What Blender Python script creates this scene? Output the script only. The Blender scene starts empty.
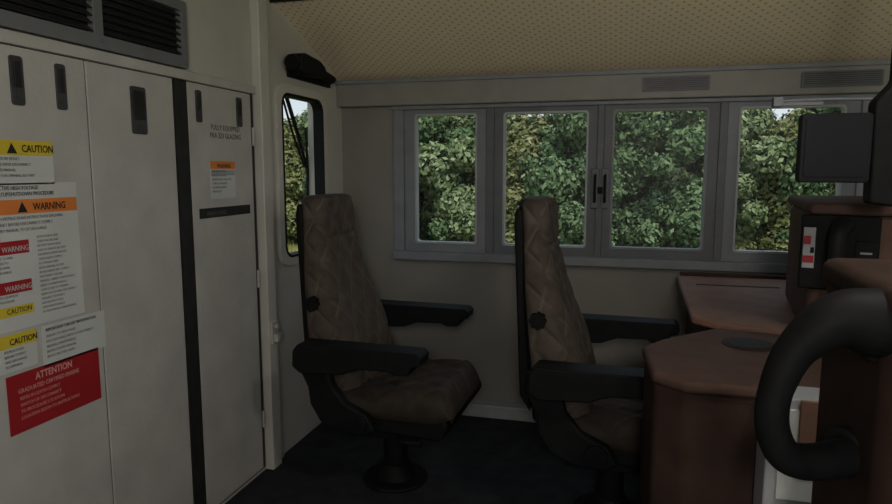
import bpy, bmesh, math, random
import numpy as np
from mathutils import Vector, Matrix
random.seed(4); rng=np.random.default_rng(7)
scene=bpy.context.scene
try:
    scene.view_settings.view_transform='Standard'
    scene.view_settings.look='None'
except Exception: pass
COL=bpy.context.collection

# ---------------------------------------------------------------- materials
def mat(name,col,rough=.6,metal=0,var=.12,scale=6,bump=0.0,bscale=120,spec=.3):
    m=bpy.data.materials.new(name);m.use_nodes=True
    nt=m.node_tree;b=nt.nodes['Principled BSDF']
    b.inputs['Roughness'].default_value=rough;b.inputs['Metallic'].default_value=metal
    b.inputs['Specular IOR Level'].default_value=spec
    tc=nt.nodes.new('ShaderNodeTexCoord');n=nt.nodes.new('ShaderNodeTexNoise')
    n.inputs['Scale'].default_value=scale;n.inputs['Detail'].default_value=6
    nt.links.new(tc.outputs['Object'],n.inputs['Vector'])
    r=nt.nodes.new('ShaderNodeValToRGB')
    r.color_ramp.elements[0].position=.3;r.color_ramp.elements[1].position=.7
    r.color_ramp.elements[0].color=tuple(c*(1-var) for c in col)+(1,)
    r.color_ramp.elements[1].color=tuple(min(1,c*(1+var)) for c in col)+(1,)
    nt.links.new(n.outputs['Fac'],r.inputs['Fac']);nt.links.new(r.outputs['Color'],b.inputs['Base Color'])
    if bump:
        n2=nt.nodes.new('ShaderNodeTexNoise');n2.inputs['Scale'].default_value=bscale;n2.inputs['Detail'].default_value=3
        nt.links.new(tc.outputs['Object'],n2.inputs['Vector'])
        bp=nt.nodes.new('ShaderNodeBump');bp.inputs['Strength'].default_value=bump;bp.inputs['Distance'].default_value=.004
        nt.links.new(n2.outputs['Fac'],bp.inputs['Height']);nt.links.new(bp.outputs['Normal'],b.inputs['Normal'])
    return m
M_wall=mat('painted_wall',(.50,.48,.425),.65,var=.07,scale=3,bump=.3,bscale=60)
M_wallb=mat('painted_wall_shaded',(.23,.215,.19),.7,var=.07,scale=3,bump=.3,bscale=60)  # wall paint with the window wall's backlit shade painted into the colour
M_door=mat('painted_steel_door',(.48,.465,.425),.5,var=.10,scale=5,bump=.45,bscale=40)
M_post=mat('cream_trim',(.55,.53,.47),.5,var=.05)
M_frame=mat('window_frame_grey',(.20,.21,.225),.5,var=.08,scale=12)
M_framed=mat('window_rail_grey',(.12,.125,.135),.5,var=.08,scale=12)
M_head=mat('header_grey',(.24,.232,.21),.5,var=.08,scale=8)
M_vent=mat('vent_frame_grey',(.16,.165,.17),.45,var=.1)
M_dark=mat('dark_gap',(.012,.012,.013),.7,var=.2)
M_black=mat('black_plastic',(.0075,.0075,.008),.65,var=.25,scale=20,bump=.15,spec=.15)
M_blackm=mat('black_metal',(.008,.008,.009),.6,metal=.1,var=.3,scale=20,spec=.15)
M_charcoal=mat('charcoal_plastic',(.014,.014,.016),.7,var=.2,scale=15,bump=.15,spec=.12)
M_screen=mat('screen_dark',(.012,.012,.014),.55,var=.1,spec=.1)
M_latch=mat('latch_grey',(.055,.055,.057),.45,var=.2,scale=20)
M_stripe=mat('rubber_seal_dark',(.022,.022,.022),.6,var=.3,scale=20)
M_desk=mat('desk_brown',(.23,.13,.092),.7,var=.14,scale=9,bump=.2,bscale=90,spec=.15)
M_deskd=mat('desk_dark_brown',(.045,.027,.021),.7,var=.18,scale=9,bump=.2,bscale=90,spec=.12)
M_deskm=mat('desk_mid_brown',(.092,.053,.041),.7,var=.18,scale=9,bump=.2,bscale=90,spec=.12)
M_floor=mat('floor_vinyl',(.028,.03,.034),.75,var=.25,scale=10,bump=.3,spec=.12)
M_white=mat('white_label',(.60,.61,.58),.5,var=.05)
M_offw=mat('light_grey_panel',(.36,.37,.38),.5,var=.06)
M_yel=mat('label_yellow',(.68,.52,.04),.5,var=.06)
M_org=mat('label_orange',(.74,.23,.05),.5,var=.06)
M_red=mat('label_red',(.35,.018,.022),.5,var=.08)
M_ink=mat('ink_black',(.02,.02,.02),.6,var=.1)
M_inkg=mat('ink_grey',(.12,.12,.12),.6,var=.1)
M_inkr=mat('ink_pink',(.75,.38,.36),.6,var=.1)
M_steel=mat('brushed_steel',(.4,.4,.42),.35,metal=.8,var=.1,scale=30)
M_roof=mat('dark_roof_lining',(.02,.018,.016),.8,var=.2)
M_base=mat('baseboard_light',(.36,.37,.37),.4,var=.1)
M_trunk=mat('bark',(.07,.05,.035),.9,var=.4,scale=20)
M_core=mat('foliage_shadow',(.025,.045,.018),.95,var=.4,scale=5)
M_ground=mat('grass_ground',(.16,.17,.05),.95,var=.4,scale=2,bump=.5,bscale=20)

def ceil_mat():
    m=bpy.data.materials.new('perforated_ceiling_lining');m.use_nodes=True
    nt=m.node_tree;b=nt.nodes['Principled BSDF'];b.inputs['Roughness'].default_value=.8
    tc=nt.nodes.new('ShaderNodeTexCoord')
    mp=nt.nodes.new('ShaderNodeMapping');mp.inputs['Rotation'].default_value=(0,0,math.radians(45));mp.inputs['Scale'].default_value=(27,27,0)
    nt.links.new(tc.outputs['Object'],mp.inputs['Vector'])
    v=nt.nodes.new('ShaderNodeTexVoronoi');v.voronoi_dimensions='2D';v.inputs['Randomness'].default_value=0.0;v.inputs['Scale'].default_value=1
    nt.links.new(mp.outputs['Vector'],v.inputs['Vector'])
    r=nt.nodes.new('ShaderNodeValToRGB');r.color_ramp.elements[0].position=.13;r.color_ramp.elements[1].position=.24
    r.color_ramp.elements[0].color=(.68,.44,.27,1);r.color_ramp.elements[1].color=(.93,.81,.60,1)
    nt.links.new(v.outputs['Distance'],r.inputs['Fac'])
    n=nt.nodes.new('ShaderNodeTexNoise');n.inputs['Scale'].default_value=4
    nt.links.new(tc.outputs['Object'],n.inputs['Vector'])
    mx=nt.nodes.new('ShaderNodeMix');mx.data_type='RGBA';mx.blend_type='MULTIPLY';mx.inputs[0].default_value=.1
    nt.links.new(r.outputs['Color'],mx.inputs[6]);nt.links.new(n.outputs['Fac'],mx.inputs[7])
    nt.links.new(mx.outputs[2],b.inputs['Base Color'])
    return m
M_ceil=ceil_mat()

def glass_mat():
    m=bpy.data.materials.new('window_glass');m.use_nodes=True
    nt=m.node_tree;nt.nodes.clear()
    o=nt.nodes.new('ShaderNodeOutputMaterial');t=nt.nodes.new('ShaderNodeBsdfTransparent');g=nt.nodes.new('ShaderNodeBsdfGlossy')
    t.inputs[0].default_value=(.96,.98,.97,1);g.inputs['Roughness'].default_value=.45
    x=nt.nodes.new('ShaderNodeMixShader');x.inputs[0].default_value=.012
    nt.links.new(t.outputs[0],x.inputs[1]);nt.links.new(g.outputs[0],x.inputs[2]);nt.links.new(x.outputs[0],o.inputs[0])
    return m
M_glass=glass_mat()

def leather_mat(name,k):
    m=bpy.data.materials.new(name);m.use_nodes=True
    nt=m.node_tree;b=nt.nodes['Principled BSDF'];b.inputs['Roughness'].default_value=.7;b.inputs['Specular IOR Level'].default_value=.15
    at=nt.nodes.new('ShaderNodeAttribute');at.attribute_name='seam'
    tc=nt.nodes.new('ShaderNodeTexCoord');n=nt.nodes.new('ShaderNodeTexNoise');n.inputs['Scale'].default_value=14;n.inputs['Detail'].default_value=8
    nt.links.new(tc.outputs['Object'],n.inputs['Vector'])
    r=nt.nodes.new('ShaderNodeValToRGB');r.color_ramp.elements[0].position=.3;r.color_ramp.elements[1].position=.72
    r.color_ramp.elements[0].color=(.066*k,.050*k,.040*k,1);r.color_ramp.elements[1].color=(.118*k,.092*k,.073*k,1)
    nt.links.new(n.outputs['Fac'],r.inputs['Fac'])
    mx=nt.nodes.new('ShaderNodeMix');mx.data_type='RGBA'
    nt.links.new(at.outputs['Fac'],mx.inputs[0]);nt.links.new(r.outputs['Color'],mx.inputs[6]);mx.inputs[7].default_value=(.18*k,.147*k,.12*k,1)
    nt.links.new(mx.outputs[2],b.inputs['Base Color'])
    return m
M_leather=leather_mat('quilted_brown_leather',.88)
M_leatherc=leather_mat('quilted_brown_leather_dark',.5)  # same leather in a darker tone, for the cushions

def leaf_mat(name,stops):
    m=bpy.data.materials.new(name);m.use_nodes=True
    nt=m.node_tree;b=nt.nodes['Principled BSDF'];b.inputs['Roughness'].default_value=.8;b.inputs['Specular IOR Level'].default_value=.1
    g=nt.nodes.new('ShaderNodeNewGeometry');r=nt.nodes.new('ShaderNodeValToRGB')
    els=r.color_ramp.elements
    els[0].position=0;els[0].color=stops[0]+(1,);els[1].position=1;els[1].color=stops[-1]+(1,)
    for i,s in enumerate(stops[1:-1]):
        e=els.new((i+1)/(len(stops)-1));e.color=s+(1,)
    nt.links.new(g.outputs['Random Per Island'],r.inputs['Fac']);nt.links.new(r.outputs['Color'],b.inputs['Base Color'])
    return m
M_leaf=leaf_mat('tree_leaves',[(.05,.095,.045),(.09,.15,.065),(.13,.195,.09),(.20,.26,.14)])
M_leaf2=leaf_mat('tree_leaves_light',[(.09,.13,.06),(.15,.20,.09),(.215,.265,.13),(.30,.34,.20)])
M_leaf3=leaf_mat('tree_leaves_olive',[(.08,.095,.03),(.14,.155,.055),(.20,.21,.085),(.30,.29,.15)])
M_grass=leaf_mat('dry_grass',[(.12,.13,.03),(.25,.22,.07),(.42,.36,.14)])

# ---------------------------------------------------------------- helpers
def link(o,parent=None):
    COL.objects.link(o)
    if parent: o.parent=parent
    return o
def empty(name,loc=(0,0,0),rz=0):
    e=bpy.data.objects.new(name,None);e.empty_display_size=.1;e.location=loc;e.rotation_euler=(0,0,rz);return link(e)
def mesh(name,V,F,m,parent=None,smooth=False,bevel=0,seg=3,mats=None,fm=None):
    me=bpy.data.meshes.new(name);me.from_pydata([tuple(v) for v in V],[],F);me.update()
    bm=bmesh.new();bm.from_mesh(me);bmesh.ops.recalc_face_normals(bm,faces=bm.faces);bm.to_mesh(me);bm.free()
    for mm in (mats or [m]): me.materials.append(mm)
    if fm:
        for p,i in zip(me.polygons,fm): p.material_index=i
    if smooth or bevel:
        for p in me.polygons:p.use_smooth=True
    o=bpy.data.objects.new(name,me);link(o,parent)
    if bevel:
        b=o.modifiers.new('bevel','BEVEL');b.width=bevel;b.segments=seg;b.limit_method='ANGLE';b.angle_limit=math.radians(35);b.harden_normals=True
    return o
def box(name,x0,x1,y0,y1,z0,z1,m,parent=None,bevel=0,seg=3):
    V=[(x,y,z) for x in (x0,x1) for y in (y0,y1) for z in (z0,z1)]
    F=[(0,1,3,2),(4,6,7,5),(0,4,5,1),(2,3,7,6),(0,2,6,4),(1,5,7,3)]
    return mesh(name,V,F,m,parent,bevel=bevel,seg=seg)
def prism(name,pts,z0,z1,m,parent=None,bevel=0,seg=3,axis='z'):
    n=len(pts)
    def mk(p,h):
        if axis=='z': return (p[0],p[1],h)
        if axis=='y': return (p[0],h,p[1])
        return (h,p[0],p[1])
    V=[mk(p,z0) for p in pts]+[mk(p,z1) for p in pts]
    F=[tuple(range(n))[::-1],tuple(range(n,2*n))]+[(i,(i+1)%n,n+(i+1)%n,n+i) for i in range(n)]
    return mesh(name,V,F,m,parent,bevel=bevel,seg=seg)
def rrect(a0,a1,b0,b1,r,k=5):
    P=[]
    for cx,cy,s in ((a1-r,b1-r,0),(a0+r,b1-r,90),(a0+r,b0+r,180),(a1-r,b0+r,270)):
        for i in range(k+1):
            t=math.radians(s+90*i/k);P.append((cx+r*math.cos(t),cy+r*math.sin(t)))
    return P
def ring(name,outer,inner,h0,h1,m,parent=None,axis='x',bevel=.003):
    n=len(outer);assert n==len(inner)
    mk=(lambda p,h:(h,p[0],p[1])) if axis=='x' else (lambda p,h:(p[0],h,p[1]))
    V=[mk(p,h0) for p in outer]+[mk(p,h1) for p in outer]+[mk(p,h0) for p in inner]+[mk(p,h1) for p in inner]
    F=[]
    for i in range(n):
        j=(i+1)%n
        F+=[(i,j,n+j,n+i),(2*n+i,2*n+j,3*n+j,3*n+i),(i,j,2*n+j,2*n+i),(n+i,n+j,3*n+j,3*n+i)]
    return mesh(name,V,F,m,parent,bevel=bevel,seg=2)
def cyl(name,p0,p1,r0,m,parent=None,r1=None,n=24,bevel=0):
    r1=r0 if r1 is None else r1
    p0=Vector(p0);p1=Vector(p1);d=(p1-p0).normalized()
    u=d.orthogonal().normalized();w=d.cross(u)
    V=[];
    for p,r in ((p0,r0),(p1,r1)):
        for i in range(n):
            t=2*math.pi*i/n;V.append(p+u*r*math.cos(t)+w*r*math.sin(t))
    F=[tuple(range(n)),tuple(range(n,2*n))]+[(i,(i+1)%n,n+(i+1)%n,n+i) for i in range(n)]
    o=mesh(name,V,F,m,parent,bevel=bevel or min(r0,r1)*.12,seg=2)
    return o
def tube(name,pts,radii,m,parent=None,n=20,flat=1.0,sub=10):
    P=[Vector(p) for p in pts];Q=[];R=[]
    E=[P[0]*2-P[1]]+P+[P[-1]*2-P[-2]];RR=[radii[0]]+list(radii)+[radii[-1]]
    for i in range(1,len(E)-2):
        for s in range(sub):
            t=s/sub
            a,b,c,d=E[i-1:i+3]
            Q.append(.5*((2*b)+(c-a)*t+(2*a-5*b+4*c-d)*t*t+(3*b-a-3*c+d)*t**3))
            R.append(RR[i]*(1-t)+RR[i+1]*t)
    Q.append(P[-1]);R.append(radii[-1])
    V=[];F=[];up=None
    for i,q in enumerate(Q):
        d=(Q[min(i+1,len(Q)-1)]-Q[max(i-1,0)]).normalized()
        if up is None: up=d.orthogonal().normalized()
        up=(up-d*up.dot(d)).normalized();w=d.cross(up)
        for k in range(n):
            a=2*math.pi*k/n;V.append(q+up*R[i]*math.cos(a)+w*R[i]*flat*math.sin(a))
        if i:
            for k in range(n):
                a0=(i-1)*n;F.append((a0+k,a0+(k+1)%n,a0+n+(k+1)%n,a0+n+k))
    F.append(tuple(range(n)));F.append(tuple(range(len(V)-n,len(V))))
    return mesh(name,V,F,m,parent,smooth=True)
def text_x(name,body,y,z,size,m,parent,x,align='LEFT',width=.8,bold=0):
    c=bpy.data.curves.new(name,'FONT');c.body=body;c.size=size;c.align_x=align;c.extrude=.0002;c.offset=bold
    c.materials.append(m);c.resolution_u=2;c.space_line=.85
    o=bpy.data.objects.new(name,c);o.location=(x,y,z);o.rotation_euler=(math.pi/2,0,math.pi/2)
    o.scale=(width,1,1)
    link(o,parent);return o

# ---------------------------------------------------------------- camera
cd=bpy.data.cameras.new('cab_camera');co=bpy.data.objects.new('cab_camera',cd);link(co)
cd.sensor_width=36;cd.lens=650/892*36;cd.clip_start=.02;cd.clip_end=500
co.location=(0,0,1.6);co.rotation_euler=(math.radians(90)-math.atan(82/650),0,math.radians(15))
scene.camera=co

# ---------------------------------------------------------------- room shell
XL=-1.80;YW=4.05;XF=2.5;YN=-1.3;ZC=2.55
box('floor',XL-.1,XF+.1,YN-.1,YW+.1,-.1,0,M_floor)
box('ceiling',XL-.1,XF+.1,YN-.1,3.16,ZC,ZC+.06,M_roof)
prism('ceiling_slope_lining',[(YW+.02,2.165),(3.17,2.475),(3.17,2.515),(YW+.02,2.205)],XL,XF,M_ceil,axis='x')
box('trim_1',XL,XF,3.135,3.175,2.465,ZC,M_dark,bevel=.004)
box('trim_2',XL,XF,3.16,4.15,2.53,2.60,M_roof)
wl=empty('wall_left')
for nm,a,b,c,d in (('main',YN-.1,3.2,0,ZC),('below',3.2,3.74,0,1.10),('above',3.2,3.74,2.04,ZC),('end',3.74,4.15,0,ZC)):
    box(nm,XL-.09,XL,a,b,c,d,M_wall,wl)
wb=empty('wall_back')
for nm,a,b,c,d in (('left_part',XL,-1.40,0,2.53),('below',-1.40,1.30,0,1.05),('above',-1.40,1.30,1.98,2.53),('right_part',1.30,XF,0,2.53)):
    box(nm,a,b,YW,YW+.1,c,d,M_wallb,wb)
wf=empty('wall_right')
for nm,a,b,c,d in (('below',YN-.1,4.15,0,1.15),('above',YN-.1,4.15,2.1,ZC),('post_a',YN-.1,-.9,1.15,2.1),('post_b',1.15,1.5,1.15,2.1),('post_c',3.6,4.15,1.15,2.1)):
    box(nm,XF,XF+.1,a,b,c,d,M_wall,wf)
wn=empty('wall_front')
for nm,a,b,c,d in (('below',XL,XF,0,1.1),('above',XL,XF,2.0,ZC),('post_a',XL,-.9,1.1,2.0),('post_b',1.9,XF,1.1,2.0)):
    box(nm,a,b,YN-.1,YN,c,d,M_wall,wn)
for i,(a,b) in enumerate(((-.9,1.15),(1.5,3.6))):
    w=empty('window_%d'%(6+i))
    ring('frame',rrect(a-.03,b+.03,1.12,2.13,.05),rrect(a+.04,b-.04,1.19,2.06,.05),XF-.02,XF+.06,M_frame,w)
    box('glass',XF+.03,XF+.034,a,b,1.15,2.1,M_glass,w)
w=empty('window_8')
ring('frame',rrect(-.93,1.93,1.07,2.03,.05),rrect(-.86,1.86,1.14,1.96,.05),YN-.06,YN+.02,M_frame,w,axis='y')
box('glass',-.9,1.9,YN-.04,YN-.036,1.1,2.0,M_glass,w)

hd=empty('trim_3')
box('duct',XL,XF,3.97,YW,2.005,2.165,M_head,hd,bevel=.008)
box('duct_lip',XL,XF,3.955,3.975,2.145,2.17,M_frame,hd,bevel=.003)
for k,(a,b,c,d) in enumerate(((.10,.46,2.045,2.125),(.92,1.31,2.04,2.125))):
    g=empty('air_vent')
    ring('frame',rrect(a,b,c,d,.008),rrect(a+.012,b-.012,c+.010,d-.010,.004),3.958,3.972,M_framed,g,axis='y',bevel=.001)
    box('backing',a+.01,b-.01,3.965,3.9695,c+.008,d-.008,M_latch,g)
    for j in range(6):
        z=c+.013+j*.0105
        box('slat_%d'%j,a+.012,b-.012,3.960,3.967,z,z+.005,M_framed,g)
bb=empty('baseboard_back')
box('riser',XL,XF,3.99,YW,0,.075,M_base,bb,bevel=.006)
box('cap',XL,XF,3.965,YW,.075,.095,M_offw,bb,bevel=.004)

fr=empty('window_frame')
def fb(nm,a,b,c,d,m,y0=4.02,y1=4.10,bv=.005): box(nm,a,b,y0,y1,c,d,m,fr,bevel=bv)
fb('jamb_l',-1.43,-1.36,1.02,2.0,M_frame);fb('jamb_r',1.24,1.33,1.02,2.0,M_frame)
fb('head',-1.43,1.33,1.98,2.004,M_frame,4.0);fb('sill',-1.43,1.33,1.02,1.075,M_frame,3.985)
fb('mullion_1',-.82,-.77,1.06,1.99,M_framed);fb('mullion_2',-.145,-.105,1.06,1.99,M_framed,4.015)
fb('mullion_3',.53,.575,1.06,1.99,M_framed)
sashes=[(-1.36,-.82,-1.28,-.885),(-.77,-.145,-.705,-.205),(-.105,.53,-.05,.465),(.575,1.24,.64,1.16)]
for i,(a,b,c,d) in enumerate(sashes):
    w=empty('window_%d'%(i+1))
    ring('sash',rrect(a,b,1.07,1.985,.006),rrect(c,d,1.135,1.945,.02),4.035 if i in(0,3) else 4.028,4.085,M_frame if i in (0,3) else M_framed,w,axis='y')
    ring('gasket',rrect(c-.008,d+.008,1.127,1.953,.02),rrect(c+.004,d-.004,1.139,1.941,.02),4.025,4.08,M_offw if i in(0,1,3) else M_frame,w,axis='y',bevel=.001)
    box('glass',c-.005,d+.005,4.06,4.064,1.13,1.95,M_glass,w)
lt=empty('window_latch')
box('plate_l',-.175,-.125,4.005,4.03,1.37,1.61,M_framed,lt,bevel=.006)
box('plate_r',-.115,-.07,4.005,4.03,1.37,1.61,M_framed,lt,bevel=.006)
tube('handle_l',[(-.15,4.01,1.41),(-.15,3.975,1.43),(-.15,3.975,1.55),(-.15,4.01,1.57)],[.008]*4,M_black,lt,n=10)
tube('handle_r',[(-.092,4.01,1.41),(-.092,3.975,1.43),(-.092,3.975,1.55),(-.092,4.01,1.57)],[.008]*4,M_black,lt,n=10)
box('keeper',-.135,-.105,3.99,4.01,1.46,1.50,M_black,lt,bevel=.004)

w=empty('window_5')
ring('frame',rrect(3.165,3.775,1.065,2.07,.10),rrect(3.225,3.715,1.12,2.01,.07),XL-.01,XL+.022,M_post,w)
ring('rubber_seal',rrect(3.215,3.725,1.11,2.02,.075),rrect(3.230,3.710,1.125,2.003,.06),XL-.04,XL+.026,M_black,w)
box('glass',XL-.035,XL-.031,3.22,3.72,1.11,2.02,M_glass,w)
wa=empty('windshield_wiper')
tube('arm',[(-1.90,3.50,2.02),(-1.90,3.62,1.82),(-1.90,3.735,1.60)],[.013,.012,.009],M_black,wa,n=8)
tube('arm_link',[(-1.90,3.46,2.00),(-1.90,3.56,1.82),(-1.90,3.70,1.62)],[.007]*3,M_black,wa,n=8)
tube('blade',[(-1.895,3.715,1.86),(-1.895,3.73,1.60),(-1.895,3.715,1.36)],[.007,.010,.007],M_black,wa,n=8)
wm=empty('wiper_motor')
prism('housing',[(3.29,2.14),(3.30,2.225),(3.36,2.24),(3.54,2.225),(3.60,2.20),(3.62,2.15),(3.56,2.13),(3.32,2.125)],XL+.005,XL+.11,M_black,wm,bevel=.018,axis='x')
cyl('gearbox',(XL+.06,3.60,2.165),(XL+.06,3.78,2.15),.034,M_black,wm,r1=.026)
cyl('end_cap',(XL+.06,3.265,2.18),(XL+.06,3.30,2.18),.042,M_blackm,wm)
box('bracket',XL,XL+.02,3.32,3.85,2.11,2.16,M_blackm,wm,bevel=.004)
tube('cable',[(XL+.06,3.76,2.15),(XL+.04,3.86,2.17),(XL+.02,3.92,2.17)],[.008]*3,M_black,wm,n=8)

# ---------------------------------------------------------------- electrical cabinet
XC=XL+.012
cb=empty('electrical_cabinet')
box('carcass',XL+.0005,XC-.006,.2,2.955,.02,1.985,M_stripe,cb)
box('cap',XL+.0005,XC+.012,.2,2.965,1.975,2.015,M_door,cb,bevel=.004)
for i,(a,b) in enumerate(((.95,1.405),(1.41,1.888),(1.894,2.343),(2.437,2.925))):
    box('panel_%d'%i,XC-.008,XC,a,b,.03,1.972,M_door,cb,bevel=.003)
box('panel_gap_cover',XC-.008,XC+.002,2.350,2.430,.03,1.972,M_stripe,cb)
for i,(y0,y1,z0,z1) in enumerate(((1.60,1.64,1.80,1.94),(1.765,1.80,1.80,1.94),(2.10,2.175,1.74,1.91),(2.49,2.525,1.81,1.94),(2.80,2.84,1.81,1.94))):
    ring('latch_bezel_%d'%i,rrect(y0-.003,y1+.003,z0-.004,z1+.004,.01),rrect(y0+.004,y1-.004,z0+.004,z1-.004,.006),XC,XC+.005,M_latch,cb,bevel=.001)
    box('latch_%d'%i,XC-.001,XC+.004,y0,y1,z0,z1,M_latch,cb,bevel=.001)
    box('latch_paddle_%d'%i,XC+.003,XC+.009,y0+.008,y1-.008,z0+.05,z1-.012,M_stripe,cb,bevel=.002)
    cyl('latch_key_%d'%i,(XC+.003,(y0+y1)/2,z0+.026),(XC+.008,(y0+y1)/2,z0+.026),.009,M_latch,cb,n=12)
for i,z in enumerate((.25,1.0,1.72)):
    cyl('hinge_%d'%i,(XC+.004,2.935,z),(XC+.004,2.935,z+.09),.007,M_door,cb,n=10)
box('trim_4',XL,XL+.05,2.965,3.055,0,ZC,M_post,bevel=.006)
box('trim_5',XL,XL+.02,3.06,3.13,0,ZC,M_wall,bevel=.004)
dl=empty('door_latch')
box('plate',XL+.05,XL+.062,2.975,3.045,.69,.81,M_post,dl,bevel=.004)
box('bolt',XL+.06,XL+.085,2.99,3.03,.70,.745,M_post,dl,bevel=.005)
cyl('pin',(XL+.062,3.01,.78),(XL+.08,3.01,.78),.012,M_post,dl,n=12)

vt=empty('louvre_vent')
V0=XL+.02
ring('frame',rrect(1.10,2.43,2.02,2.29,.008),rrect(1.17,2.395,2.068,2.25,.005),XL,V0+.012,M_vent,vt,bevel=.002)
box('backing',XL+.001,XL+.004,1.12,2.41,2.04,2.27,M_dark,vt)
box('divider_1',XL,V0+.010,1.925,1.968,2.06,2.26,M_vent,vt,bevel=.002)
box('divider_2',XL,V0+.010,1.50,1.54,2.06,2.26,M_vent,vt,bevel=.002)
for j in range(7):
    z=2.074+j*.0255
    prism('slat_%d'%j,[(XL+.004,z+.016),(XL+.026,z),(XL+.028,z+.003),(XL+.006,z+.019)],1.17,2.395,M_stripe,vt,axis='y')
for y,z in ((2.415,2.04),(2.415,2.27),(1.95,2.045),(1.52,2.045)):
    cyl('screw',(V0+.01,y,z),(V0+.015,y,z),.006,M_steel,vt,n=10)

# labels
LX=XC+.0015
def label(name,y0,y1,z0,z1,m):
    e=empty(name);box('sheet',LX-.001,LX+.001,y0,y1,z0,z1,m,e);return e
def band(e,nm,y0,y1,z0,z1,m): box(nm,LX+.001,LX+.0018,y0,y1,z0,z1,m,e)
words='FAILURE TO COMPLY WITH THESE INSTRUCTIONS MAY RESULT IN SERIOUS INJURY OR DEATH DISCONNECT BATTERY SWITCH BEFORE OPENING THIS CABINET ALLOW CAPACITORS TO DISCHARGE REFER TO MAINTENANCE MANUAL FOR PROCEDURE AND LOCATION OF EQUIPMENT'.split()
def para(e,y0,y1,z1,z0,size,m,seed=0,jitter=True):
    r=random.Random(seed);n=max(1,int((z1-z0)/(size*1.3)));nch=int((y1-y0)/(size*.54))
    lines=[]
    for i in range(n):
        s='';lim=nch*(r.uniform(.6,1) if jitter else .95)
        while len(s)<lim-5: s+=r.choice(words)+' '
        lines.append(s.strip()[:nch])
    o=text_x('text',"\n".join(lines),y0,z1-size*.8,size,m,e,LX+.0024,bold=-.0002);o.data.space_line=1.3
e=label('caution_label',1.45,1.73,1.555,1.69,M_white);band(e,'header',1.45,1.73,1.645,1.69,M_yel)
text_x('title','CAUTION',1.615,1.655,.032,M_ink,e,LX+.003,bold=.0006)
prism('triangle',[(1.565,1.65),(1.60,1.65),(1.5825,1.682)],LX+.001,LX+.0024,M_ink,e,axis='x')
para(e,1.50,1.72,1.64,1.56,.013,M_ink,1)
e=label('warning_sheet',1.45,1.815,1.11,1.56,M_white);band(e,'header',1.45,1.812,1.465,1.51,M_org)
text_x('bulletin','EFFECTIVE HIGH VOLTAGE\nSTARTUP/SHUTDOWN PROCEDURE',1.50,1.54,.017,M_ink,e,LX+.003).data.space_line=1.1
text_x('title','WARNING',1.64,1.475,.032,M_ink,e,LX+.003,bold=.0006)
prism('triangle',[(1.585,1.47),(1.62,1.47),(1.6025,1.503)],LX+.001,LX+.0024,M_ink,e,axis='x')
para(e,1.50,1.80,1.46,1.405,.014,M_ink,2)
para(e,1.645,1.81,1.395,1.13,.011,M_inkg,3)
for k,(z0,z1,mm) in enumerate(((1.345,1.385,M_red),(1.225,1.262,M_red),(1.155,1.185,M_yel))):
    band(e,'bar_%d'%k,1.45,1.615,z0,z1,mm)
    text_x('bar_text_%d'%k,('WARNING','WARNING','CAUTION')[k],1.52,z0+.008,.024,M_white if k<2 else M_ink,e,LX+.003)
para(e,1.50,1.61,1.34,1.27,.011,M_ink,4);para(e,1.50,1.61,1.222,1.19,.011,M_ink,5)
e=label('battery_caution_label',1.45,1.615,.985,1.10,M_white);band(e,'header',1.45,1.615,1.06,1.10,M_yel)
text_x('title','CAUTION',1.52,1.068,.027,M_ink,e,LX+.003,bold=.0005);para(e,1.50,1.61,1.055,.99,.012,M_ink,6)
e=label('circuit_breaker_label',1.635,1.90,.965,1.10,M_white)
text_x('title','IMPORTANT CIRCUIT INFORMATION',1.65,1.08,.0155,M_ink,e,LX+.003);para(e,1.65,1.89,1.07,.975,.013,M_inkg,7)
e=label('attention_sign',1.50,1.862,.785,.972,M_red)
text_x('title','ATTENTION',1.60,.937,.032,M_inkr,e,LX+.003,bold=.0006)
text_x('subtitle','GRADUATED CERTIFIED ENGINE',1.535,.91,.02,M_inkr,e,LX+.003)
para(e,1.54,1.84,.90,.80,.016,M_inkr,8)
e=empty('fra_glazing_notice')
text_x('text','FULLY EQUIPPED\nFRA 223 GLAZING',2.705,1.782,.032,M_ink,e,XC+.001,align='CENTER',width=.95).data.space_line=1.15
e=label('door_warning_label',2.57,2.765,1.47,1.64,M_white);band(e,'header',2.57,2.765,1.605,1.64,M_org);band(e,'header2',2.575,2.76,1.575,1.60,M_offw)
para(e,2.58,2.76,1.60,1.485,.014,M_inkg,9)
text_x('title','WARNING',2.62,1.61,.028,M_ink,e,LX+.003)
e=empty('cabinet_name_plate');box('plate',XC,XC+.003,2.48,2.885,1.385,1.43,M_stripe,e,bevel=.001)
text_x('text','HIGH VOLTAGE',2.53,1.397,.026,M_inkg,e,XC+.0035)

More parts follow.
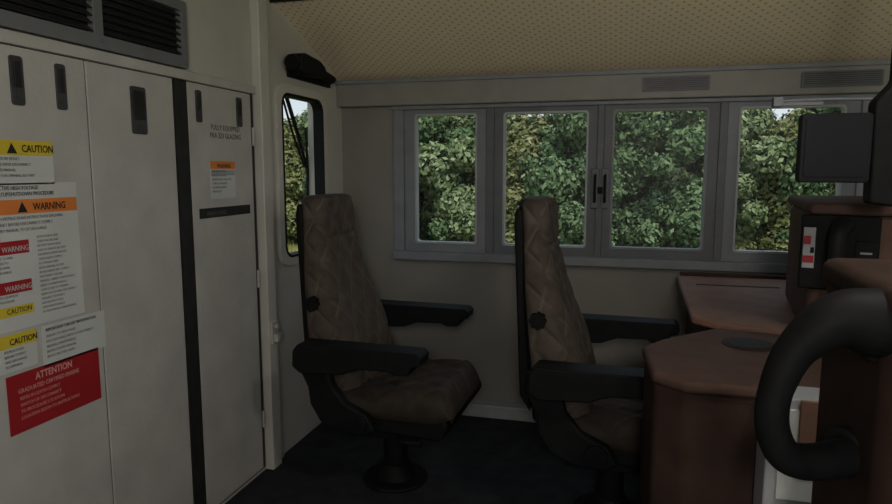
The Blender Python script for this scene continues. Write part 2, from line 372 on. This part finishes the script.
# ---------------------------------------------------------------- seats
def quilt(a,b,P=.15,Q=.21):
    p=a/P+b/Q;q=a/P-b/Q
    d1=abs(p-round(p));d2=abs(q-round(q));d=min(d1,d2)
    return 1-math.exp(-(d/.13)**2), math.exp(-(d/.035)**2)
def lerp(tab,t):
    for (a,va),(b,vb) in zip(tab,tab[1:]):
        if t<=b: return va+(vb-va)*(t-a)/(b-a)
    return tab[-1][1]
def sm5(tab,t):
    return sum(lerp(tab,min(1,max(0,t+d))) for d in (-.06,-.03,0,.03,.06))/5
def seam_mesh(name,V,F,S,fm,parent,ml):
    o=mesh(name,V,F,None,parent,smooth=True,mats=[ml,M_black],fm=fm)
    at=o.data.attributes.new('seam','FLOAT','POINT')
    at.data.foreach_set('value',S);return o
def make_seat(loc,rz):
    s=empty('locomotive_seat',loc,rz)
    NF=81;NS=14;NB=11;NL=130;V=[];S=[];F=[];fm=[]
    W=[(0,.245),(.15,.265),(.32,.272),(.5,.25),(.7,.222),(.85,.202),(1,.192)]
    XFt=[(0,-.09),(.2,-.11),(.35,-.155),(.5,-.215),(.65,-.265),(.8,-.295),(1,-.305)]
    XBt=[(0,-.33),(.3,-.355),(.6,-.39),(1,-.415)]
    z0,z1=.50,1.475
    for j in range(NL):
        t=j/(NL-1);z=z0+(z1-z0)*t
        cap=min(1,(1-t)/.025);cap=math.sqrt(max(0,1-(1-cap)**2))
        w=sm5(W,t)-.02*(1-cap);xf=sm5(XFt,t)-.025*(1-cap);xb=sm5(XBt,t)+.02*(1-cap)
        for i in range(NF):
            sx=-1+2*i/(NF-1);y=w*sx
            q,sm=quilt(y,z)
            edge=max(0,1-abs(sx)**10)*cap*min(1,t/.04)
            x=xf+.020*abs(sx)**3-.045*abs(sx)**9+.013*q*edge
            if abs(t-.79)<.02 : x-=.009*(1-abs(t-.79)/.02)*(1-abs(sx)**6)
            V.append((x,y,z));S.append(sm*min(1,edge*3)*.7)
        xe=xf+.020-.045
        for sgn in (1,-1):
            ss=[(k+1)/(NS+1) for k in range(NS)]
            if sgn<0:
                for i in range(NB):
                    sx=1-2*i/(NB-1)
                    V.append((xb-.015+.03*abs(sx)**6,w*sx*.97,z));S.append(0)
                ss=ss[::-1]
            for k in ss:
                x=xe+(xb+.015-xe)*k
                q,sm=quilt(w+(xf-x),z);ed=math.sin(math.pi*k)**.4
                V.append((x,sgn*(w+.004+.010*q*ed*cap-.012*k**6),z));S.append(sm*ed*cap*.7)
    n=NF+2*NS+NB
    for j in range(NL-1):
        for i in range(n):
            k=(i+1)%n
            F.append((j*n+i,j*n+k,(j+1)*n+k,(j+1)*n+i));fm.append(1 if NF+NS<=i<NF+NS+NB-1 else 0)
    F.append(tuple(range(n)));fm.append(1);F.append(tuple((NL-1)*n+i for i in range(n)));fm.append(0)
    seam_mesh('backrest',V,F,S,fm,s,M_leather)
    prism('back_shell',[(-.40,.60),(-.35,.52),(-.395,1.43),(-.425,1.44),(-.435,1.38)],-.20,.20,M_black,s,bevel=.015,axis='y')
    # cushion
    V=[];S=[];F=[];fm=[];NL=90;n=NF+NB
    for j in range(NL):
        t=j/(NL-1);x=-.22+.61*t
        w=.305-.02*t**8
        zt=.545+.05*t-.10*max(0,(t-.84)/.16)**2.6
        zb=.42+.03*max(0,(t-.8)/.2)**2
        for i in range(NF):
            sx=-1+2*i/(NF-1);y=w*sx
            q,sm=quilt(y,x);edge=max(0,1-abs(sx)**8)*min(1,(1-t)/.05)
            V.append((x,y,zt-.07*abs(sx)**11+.012*q*edge+.012*abs(sx)**3));S.append(sm*edge*.7)
        for i in range(NB):
            sx=1-2*i/(NB-1);V.append((x,w*sx*.98,zb+.02*abs(sx)**6));S.append(0)
    for j in range(NL-1):
        for i in range(n):
            k=(i+1)%n
            F.append((j*n+i,j*n+k,(j+1)*n+k,(j+1)*n+i));fm.append(0)
    F.append(tuple(range(n)));fm.append(1);F.append(tuple((NL-1)*n+i for i in range(n)));fm.append(0)
    seam_mesh('cushion',V,F,S,fm,s,M_leatherc)
    prism('seat_pan',[(-.27,.46),(.355,.46),(.37,.43),(.335,.355),(-.22,.375),(-.29,.41)],-.29,.29,M_black,s,bevel=.015,axis='y')
    box('slide_rail_l',-.24,.24,-.20,-.16,.335,.375,M_blackm,s,bevel=.006)
    box('slide_rail_r',-.24,.24,.16,.20,.335,.375,M_blackm,s,bevel=.006)
    box('top_plate',-.19,.19,-.21,.21,.305,.34,M_blackm,s,bevel=.006)
    cyl('pedestal',(0,0,.06),(0,0,.31),.062,M_blackm,s)
    cyl('pedestal_boot',(0,0,.02),(0,0,.10),.11,M_black,s,r1=.07)
    cyl('floor_plate',(0,0,0),(0,0,.02),.17,M_black,s,n=40)
    tube('height_lever',[(.10,-.21,.35),(.14,-.29,.34),(.24,-.30,.34)],[.01,.01,.014],M_black,s,n=10)
    for sd,nm in ((-1,'near'),(1,'far')):
        yc=sd*.405;dz=-.012 if sd<0 else .018
        prism('armrest_'+nm,[(a,b+dz) for a,b in [(-.32,.725),(-.315,.80),(-.29,.83),(.28,.828),(.30,.81),(.295,.775),(.255,.765),(.24,.728),(.175,.725),(.145,.740),(.0,.735),(-.08,.705),(-.28,.695)]],yc-.065,yc+.065,M_black,s,bevel=.008,axis='y')
        prism('bracket_'+nm,[(-.345,.76),(-.26,.77),(-.20,.70),(-.175,.60),(-.11,.52),(0,.47),(.04,.40),(-.02,.365),(-.14,.375),(-.24,.42),(-.29,.50),(-.30,.58),(-.35,.68)],sd*.31,sd*.365,M_black,s,bevel=.014,axis='y')
        cyl('pivot_'+nm,(-.28,sd*.28,.745),(-.28,sd*.40,.745),.042,M_black,s)
        cyl('hinge_disc_'+nm,(-.05,sd*.34,.43),(-.05,sd*.38,.43),.05,M_blackm,s)
    for k in range(8):
        a=k*math.pi/4
        cyl('knob_lobe_%d'%k,(-.31+.026*math.cos(a),-.255,.965+.026*math.sin(a)),(-.31+.026*math.cos(a),-.30,.965+.026*math.sin(a)),.011,M_black,s,n=10)
    cyl('recline_knob',(-.31,-.23,.965),(-.31,-.295,.965),.028,M_black,s)
    return s
make_seat((-1.09,3.05,0),math.radians(-1.5))
make_seat((-.005,2.98,0),math.radians(-1.5))

# ---------------------------------------------------------------- control desk
dk=empty('control_desk')
far=[(.33,3.93),(1.75,3.93),(1.75,2.60),(.62,2.62),(.40,2.70),(.30,2.82)]
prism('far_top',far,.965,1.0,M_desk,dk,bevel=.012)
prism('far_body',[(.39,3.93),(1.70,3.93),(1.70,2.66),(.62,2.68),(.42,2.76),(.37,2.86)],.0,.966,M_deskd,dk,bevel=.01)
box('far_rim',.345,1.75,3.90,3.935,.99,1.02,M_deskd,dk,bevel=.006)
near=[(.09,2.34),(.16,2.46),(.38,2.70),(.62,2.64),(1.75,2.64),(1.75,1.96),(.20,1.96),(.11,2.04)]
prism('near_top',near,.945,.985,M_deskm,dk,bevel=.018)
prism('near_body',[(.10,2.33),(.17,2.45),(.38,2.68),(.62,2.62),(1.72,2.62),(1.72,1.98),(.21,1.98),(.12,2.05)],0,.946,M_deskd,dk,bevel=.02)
cyl('cup_recess_rim',(.455,2.45,.984),(.455,2.45,.990),.088,M_deskd,dk,n=32)
cyl('cup_recess',(.455,2.45,.989),(.455,2.45,.992),.076,M_dark,dk,n=32)
box('slot_line',.40,.80,3.60,3.62,1.0,1.003,M_deskd,dk)
db=empty('document_holder')
box('tray',.40,.56,1.84,1.957,.55,1.0,M_offw,db,bevel=.006)
box('paper',.43,.55,1.832,1.842,.72,.97,M_white,db)
box('brown_folder',.475,.545,1.822,1.834,.80,1.0,M_desk,db,bevel=.002)

ip=empty('instrument_console')
OX=.055
prism('housing',[(.60+OX,2.56),(.78+OX,2.50),(1.75,2.50),(1.75,3.30),(.70+OX,3.30)],1.003,1.45,M_deskm,ip,bevel=.03)
prism('hood',[(.59+OX,2.54),(.78+OX,2.475),(1.76,2.475),(1.76,3.32),(.69+OX,3.32)],1.445,1.485,M_deskm,ip,bevel=.015)
def face_box(nm,u0,u1,z0,z1,d0,d1,m,bv=.003):
    p=Vector((.60+OX,2.56,0));q=Vector((.90+OX,2.462,0));t=(q-p).normalized();nrm=Vector((t.y,-t.x,0))
    V=[];
    for u in (u0,u1):
        for d in (d0,d1):
            for z in (z0,z1):
                c=p+t*u+nrm*d;V.append((c.x,c.y,z))
    F=[(0,1,3,2),(4,6,7,5),(0,4,5,1),(2,3,7,6),(0,2,6,4),(1,5,7,3)]
    return mesh(nm,V,F,m,ip,bevel=bv,seg=2)
face_box('bezel',-.028,.21,1.18,1.445,-.01,.02,M_black,.008)
face_box('status_screen',-.018,.020,1.255,1.40,.02,.026,M_offw)
face_box('status_red',-.016,.006,1.34,1.37,.026,.029,M_red,.001)
face_box('status_red2',-.016,.018,1.275,1.30,.026,.029,M_red,.001)
face_box('status_blue',.006,.018,1.31,1.33,.026,.029,M_charcoal,.001)
face_box('gauge_panel',.14,.20,1.24,1.36,.02,.028,M_charcoal,.004)
face_box('readout',.155,.19,1.315,1.322,.028,.030,M_offw,.001)
tube('handset',[(.735,2.47,1.42),(.712,2.44,1.38),(.706,2.43,1.32),(.712,2.44,1.27),(.735,2.47,1.24)],[.034,.028,.024,.028,.034],M_black,ip,n=14)

mo=empty('overhead_monitor')
prism('bezel',rrect(.52,.712,1.562,1.768,.012,4),2.20,2.245,M_screen,mo,bevel=.005,axis='y')
prism('screen_glass',rrect(.532,.70,1.580,1.755,.006,3),2.196,2.202,M_screen,mo,axis='y')
prism('rear_housing',rrect(.55,.74,1.59,1.76,.02,4),2.24,2.34,M_black,mo,bevel=.02,axis='y')
box('swivel_arm',.70,.80,2.22,2.28,1.62,1.70,M_black,mo,bevel=.01)
prism('drop_bracket',[(.72,1.50),(.79,1.49),(.84,1.56),(.82,1.88),(.80,2.54),(.765,2.54),(.765,1.86),(.715,1.80)],2.21,2.28,M_black,mo,bevel=.01,axis='y')
sr=empty('visor_rail')
tube('rod',[(.47,2.30,1.815),(.62,2.30,1.818),(.79,2.30,1.815)],[.006]*3,M_framed,sr,n=10)
box('clip',.455,.485,2.285,2.315,1.797,1.828,M_framed,sr,bevel=.004)
box('blade',.48,.60,2.296,2.304,1.80,1.812,M_framed,sr,bevel=.002)

cs=empty('control_stand')
prism('pedestal',[(.415,1.15),(.415,1.50),(.95,1.50),(.95,.95),(.54,.98)],0,1.385,M_deskd,cs,bevel=.03)
prism('top_hood',[(.405,1.14),(.41,1.52),(.97,1.52),(.97,.93),(.53,.965)],1.36,1.42,M_deskd,cs,bevel=.025)
tube('loop_handle',[(.46,1.20,1.335),(.40,1.18,1.355),(.345,1.17,1.355),(.290,1.165,1.305),(.262,1.16,1.235),(.260,1.16,1.17),(.287,1.175,1.115),(.345,1.21,1.095),(.43,1.27,1.095)],[.050,.056,.044,.032,.027,.027,.029,.032,.036],M_black,cs,n=24)
cyl('handle_hub_top',(.42,1.19,1.335),(.46,1.22,1.33),.055,M_black,cs)
cyl('handle_hub_low',(.395,1.26,1.095),(.44,1.29,1.095),.046,M_black,cs)

lm=bpy.data.materials.new('fill_diffuser');lm.use_nodes=True  # glow shared by the two added fill fixtures
lb=lm.node_tree.nodes['Principled BSDF'];lb.inputs['Emission Color'].default_value=(1,.95,.85,1);lb.inputs['Emission Strength'].default_value=4
cl=empty('added_ceiling_fill')  # unseen fixture, added as extra fill light for the cab
cyl('bezel',(.7,1.2,ZC-.03),(.7,1.2,ZC),.16,M_steel,cl,n=40)
cyl('diffuser',(.7,1.2,ZC-.05),(.7,1.2,ZC-.03),.13,lm,cl,n=40)
l=bpy.data.lights.new('added_ceiling_fill_light','POINT');l.energy=24;l.shadow_soft_size=.13;l.color=(1,.95,.87)
o=bpy.data.objects.new('added_ceiling_fill_light',l);o.location=(.7,1.2,ZC-.2);link(o,cl)
wlp=empty('added_wall_fill')  # added behind the camera to brighten the sloped ceiling and walls
cyl('bezel',(.2,YN,2.2),(.2,YN+.03,2.2),.14,M_steel,wlp,n=40)
cyl('diffuser',(.2,YN+.03,2.2),(.2,YN+.05,2.2),.12,lm,wlp,n=40)
l=bpy.data.lights.new('added_wall_fill_light','POINT');l.energy=72;l.shadow_soft_size=.2;l.color=(1,.95,.87)
o=bpy.data.objects.new('added_wall_fill_light',l);o.location=(.2,YN+.3,2.0);link(o,wlp)

# ---------------------------------------------------------------- outside
gx=np.linspace(-60,60,61);gy=np.concatenate([np.linspace(-40,4,6),np.linspace(5,30,51),np.linspace(35,90,8)])
V=[];F=[]
for yy in gy:
    for xx in gx:
        t=min(1,max(0,(yy-6)/6));t=t*t*(3-2*t)
        V.append((xx,yy,-1.8+1.55*t+max(0,yy-12)*.02+(.06*math.sin(xx*1.7+yy)+.05*math.sin(xx*.6-yy*1.3))*(1 if yy>6 else 0)))
nx=len(gx)
for j in range(len(gy)-1):
    for i in range(nx-1): F.append((j*nx+i,j*nx+i+1,(j+1)*nx+i+1,(j+1)*nx+i))
mesh('ground',V,F,M_ground,smooth=True)

def leaves(centers,radii,n,size,flat=.9):
    r=rng
    idx=r.choice(len(centers),n,p=(radii**2)/np.sum(radii**2))
    d=r.normal(size=(n,3));d/=np.linalg.norm(d,axis=1)[:,None]
    rad=radii[idx]*(r.uniform(.74,1.12,n))
    P=centers[idx]+d*rad[:,None]*np.array([1,1,flat])
    nr=d+r.normal(size=(n,3))*.6;nr[:,2]+=.25;nr/=np.linalg.norm(nr,axis=1)[:,None]
    a=np.cross(nr,r.normal(size=(n,3)));a/=np.linalg.norm(a,axis=1)[:,None];b=np.cross(nr,a)
    s=(size*r.uniform(.5,1.6,n))[:,None]
    a=a*s;b=b*s*.6
    return np.stack([P-a,P-b*.9+a*.1,P+a,P+b*.9+a*.1],1).reshape(-1,3)
def blob(c,r,seed,fl=.9):
    bm=bmesh.new();bmesh.ops.create_icosphere(bm,subdivisions=3,radius=1)
    rr=random.Random(seed);ph=[rr.uniform(0,6) for _ in range(3)]
    for v in bm.verts:
        k=1+.12*math.sin(v.co.x*4+ph[0])+.12*math.sin(v.co.y*4+ph[1])+.1*math.sin(v.co.z*5+ph[2])
        v.co=Vector(c)+Vector((v.co.x*r*k,v.co.y*r*k,v.co.z*r*k*fl))
    V=[tuple(v.co) for v in bm.verts];F=[tuple(v.index for v in f.verts) for f in bm.faces];bm.free();return V,F
def tree_mesh(name,seed,h,w,nleaf,size,lm):
    rr=random.Random(seed);cs=[];rs=[]
    K=52
    for k in range(K):
        t=(k+.5)/K;z=.25+t*(h-.7)
        env=w*(math.sin(math.pi*min(1,.22+.78*t)**.9)*.75+.25)*(1-.2*t)
        a=k*2.4+rr.uniform(-.5,.5);rad=env*rr.uniform(.25,.95)
        cs.append((rad*math.cos(a),rad*math.sin(a),z));rs.append(rr.uniform(.24,.60)*w*.52)
    cs=np.array(cs);rs=np.array(rs)
    Q=leaves(cs,rs,nleaf,size)
    V=[tuple(v) for v in Q];nl=len(V)//4
    F=[(4*i,4*i+1,4*i+2,4*i+3) for i in range(nl)];fm=[0]*nl
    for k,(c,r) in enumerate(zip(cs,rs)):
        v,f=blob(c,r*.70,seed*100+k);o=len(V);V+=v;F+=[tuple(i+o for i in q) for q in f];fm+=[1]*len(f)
    n=10;o=len(V)
    for z,r in ((-.3,.16),(h*.35,.10),(h*.7,.04)):
        for k in range(n): V.append((r*math.cos(k*2*math.pi/n),r*math.sin(k*2*math.pi/n),z))
    for j in range(2):
        for k in range(n): F.append((o+j*n+k,o+j*n+(k+1)%n,o+(j+1)*n+(k+1)%n,o+(j+1)*n+k));fm.append(2)
    me=bpy.data.meshes.new(name);me.from_pydata(V,[],F);me.update()
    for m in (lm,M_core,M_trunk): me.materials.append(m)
    me.polygons.foreach_set('material_index',fm);return me
variants=[tree_mesh('tree_mesh_%d'%i,i+3,h,w,nl,sz,lmm) for i,(h,w,nl,lmm,sz) in enumerate(((4.9,1.8,36000,M_leaf,.058),(4.4,1.7,30000,M_leaf2,.066),(5.5,2.0,42000,M_leaf,.056),(3.5,1.6,26000,M_leaf3,.06)))]
def tree(x,y,vi,s=1.0,name='tree'):
    o=bpy.data.objects.new(name,variants[vi]);o.location=(x,y,-.3+max(0,y-12)*.02);o.rotation_euler=(0,0,random.uniform(0,6.28));o.scale=(s,s,s*random.uniform(.97,1.03));link(o)
row=[(-17,2,1),(-14.8,0,1),(-12.6,2,1),(-10.9,0,.95),(-9.3,3,.95),(-8.0,3,.90),(-6.7,1,.98),(-5.0,2,.98),(-3.4,1,.95),(-2.05,3,.92),(-.6,0,.95),(.9,2,.95),(2.1,1,.92),(3.35,3,.90),(4.8,0,1),(6.9,2,1),(9,0,1),(11,2,1)]
for x,v,s in row: tree(x,14.6+random.uniform(-.5,.5),v,s)
for x,v,s in ((-16,1,1),(-13.4,1,1),(-11.2,1,.9),(-9.2,3,.9),(-7.4,3,.95),(-5.8,1,.95),(-4.2,1,.95),(-2.5,3,.92),(-.9,1,.9),(.4,1,.95),(2.0,3,.95),(3.9,3,.92),(5.6,1,1),(7.7,1,1),(10,1,1)): tree(x,17+random.uniform(-.4,.6),v,s)
n=9000
gxv=rng.uniform(-14,9,n);gyv=rng.uniform(10.4,12.4,n);hh=rng.uniform(.12,.46,n);an=rng.uniform(0,6.28,n);ln=rng.normal(size=(n,2))*.08
V=[];F=[]
for i in range(n):
    t=min(1,max(0,(gyv[i]-6)/6));t=t*t*(3-2*t);z=-1.8+1.55*t-.05
    c,s_=math.cos(an[i])*.018,math.sin(an[i])*.018
    V+=[(gxv[i]-c,gyv[i]-s_,z),(gxv[i]+c,gyv[i]+s_,z),(gxv[i]+ln[i][0],gyv[i]+ln[i][1],z+hh[i]+.05)];F.append((3*i,3*i+1,3*i+2))
me=bpy.data.meshes.new('grass_tufts');me.from_pydata(V,[],F);me.materials.append(M_grass);link(bpy.data.objects.new('grass_tufts',me))

sl=bpy.data.lights.new('sun','SUN');sl.energy=2.8;sl.angle=math.radians(3);sl.color=(1,.95,.86)
so=bpy.data.objects.new('sun',sl);so.rotation_euler=(math.radians(38),0,math.radians(25));link(so)
wd=bpy.data.worlds.new('overcast_sky');scene.world=wd;wd.use_nodes=True
nt=wd.node_tree;bg=nt.nodes['Background'];bg.inputs[1].default_value=1.0
tc=nt.nodes.new('ShaderNodeTexCoord');sp=nt.nodes.new('ShaderNodeSeparateXYZ');r=nt.nodes.new('ShaderNodeValToRGB')
nt.links.new(tc.outputs['Generated'],sp.inputs[0]);nt.links.new(sp.outputs['Z'],r.inputs['Fac']);nt.links.new(r.outputs['Color'],bg.inputs[0])
r.color_ramp.elements[0].position=0;r.color_ramp.elements[0].color=(.78,.84,.90,1);r.color_ramp.elements[1].position=.6;r.color_ramp.elements[1].color=(.55,.68,.85,1)
print('done')
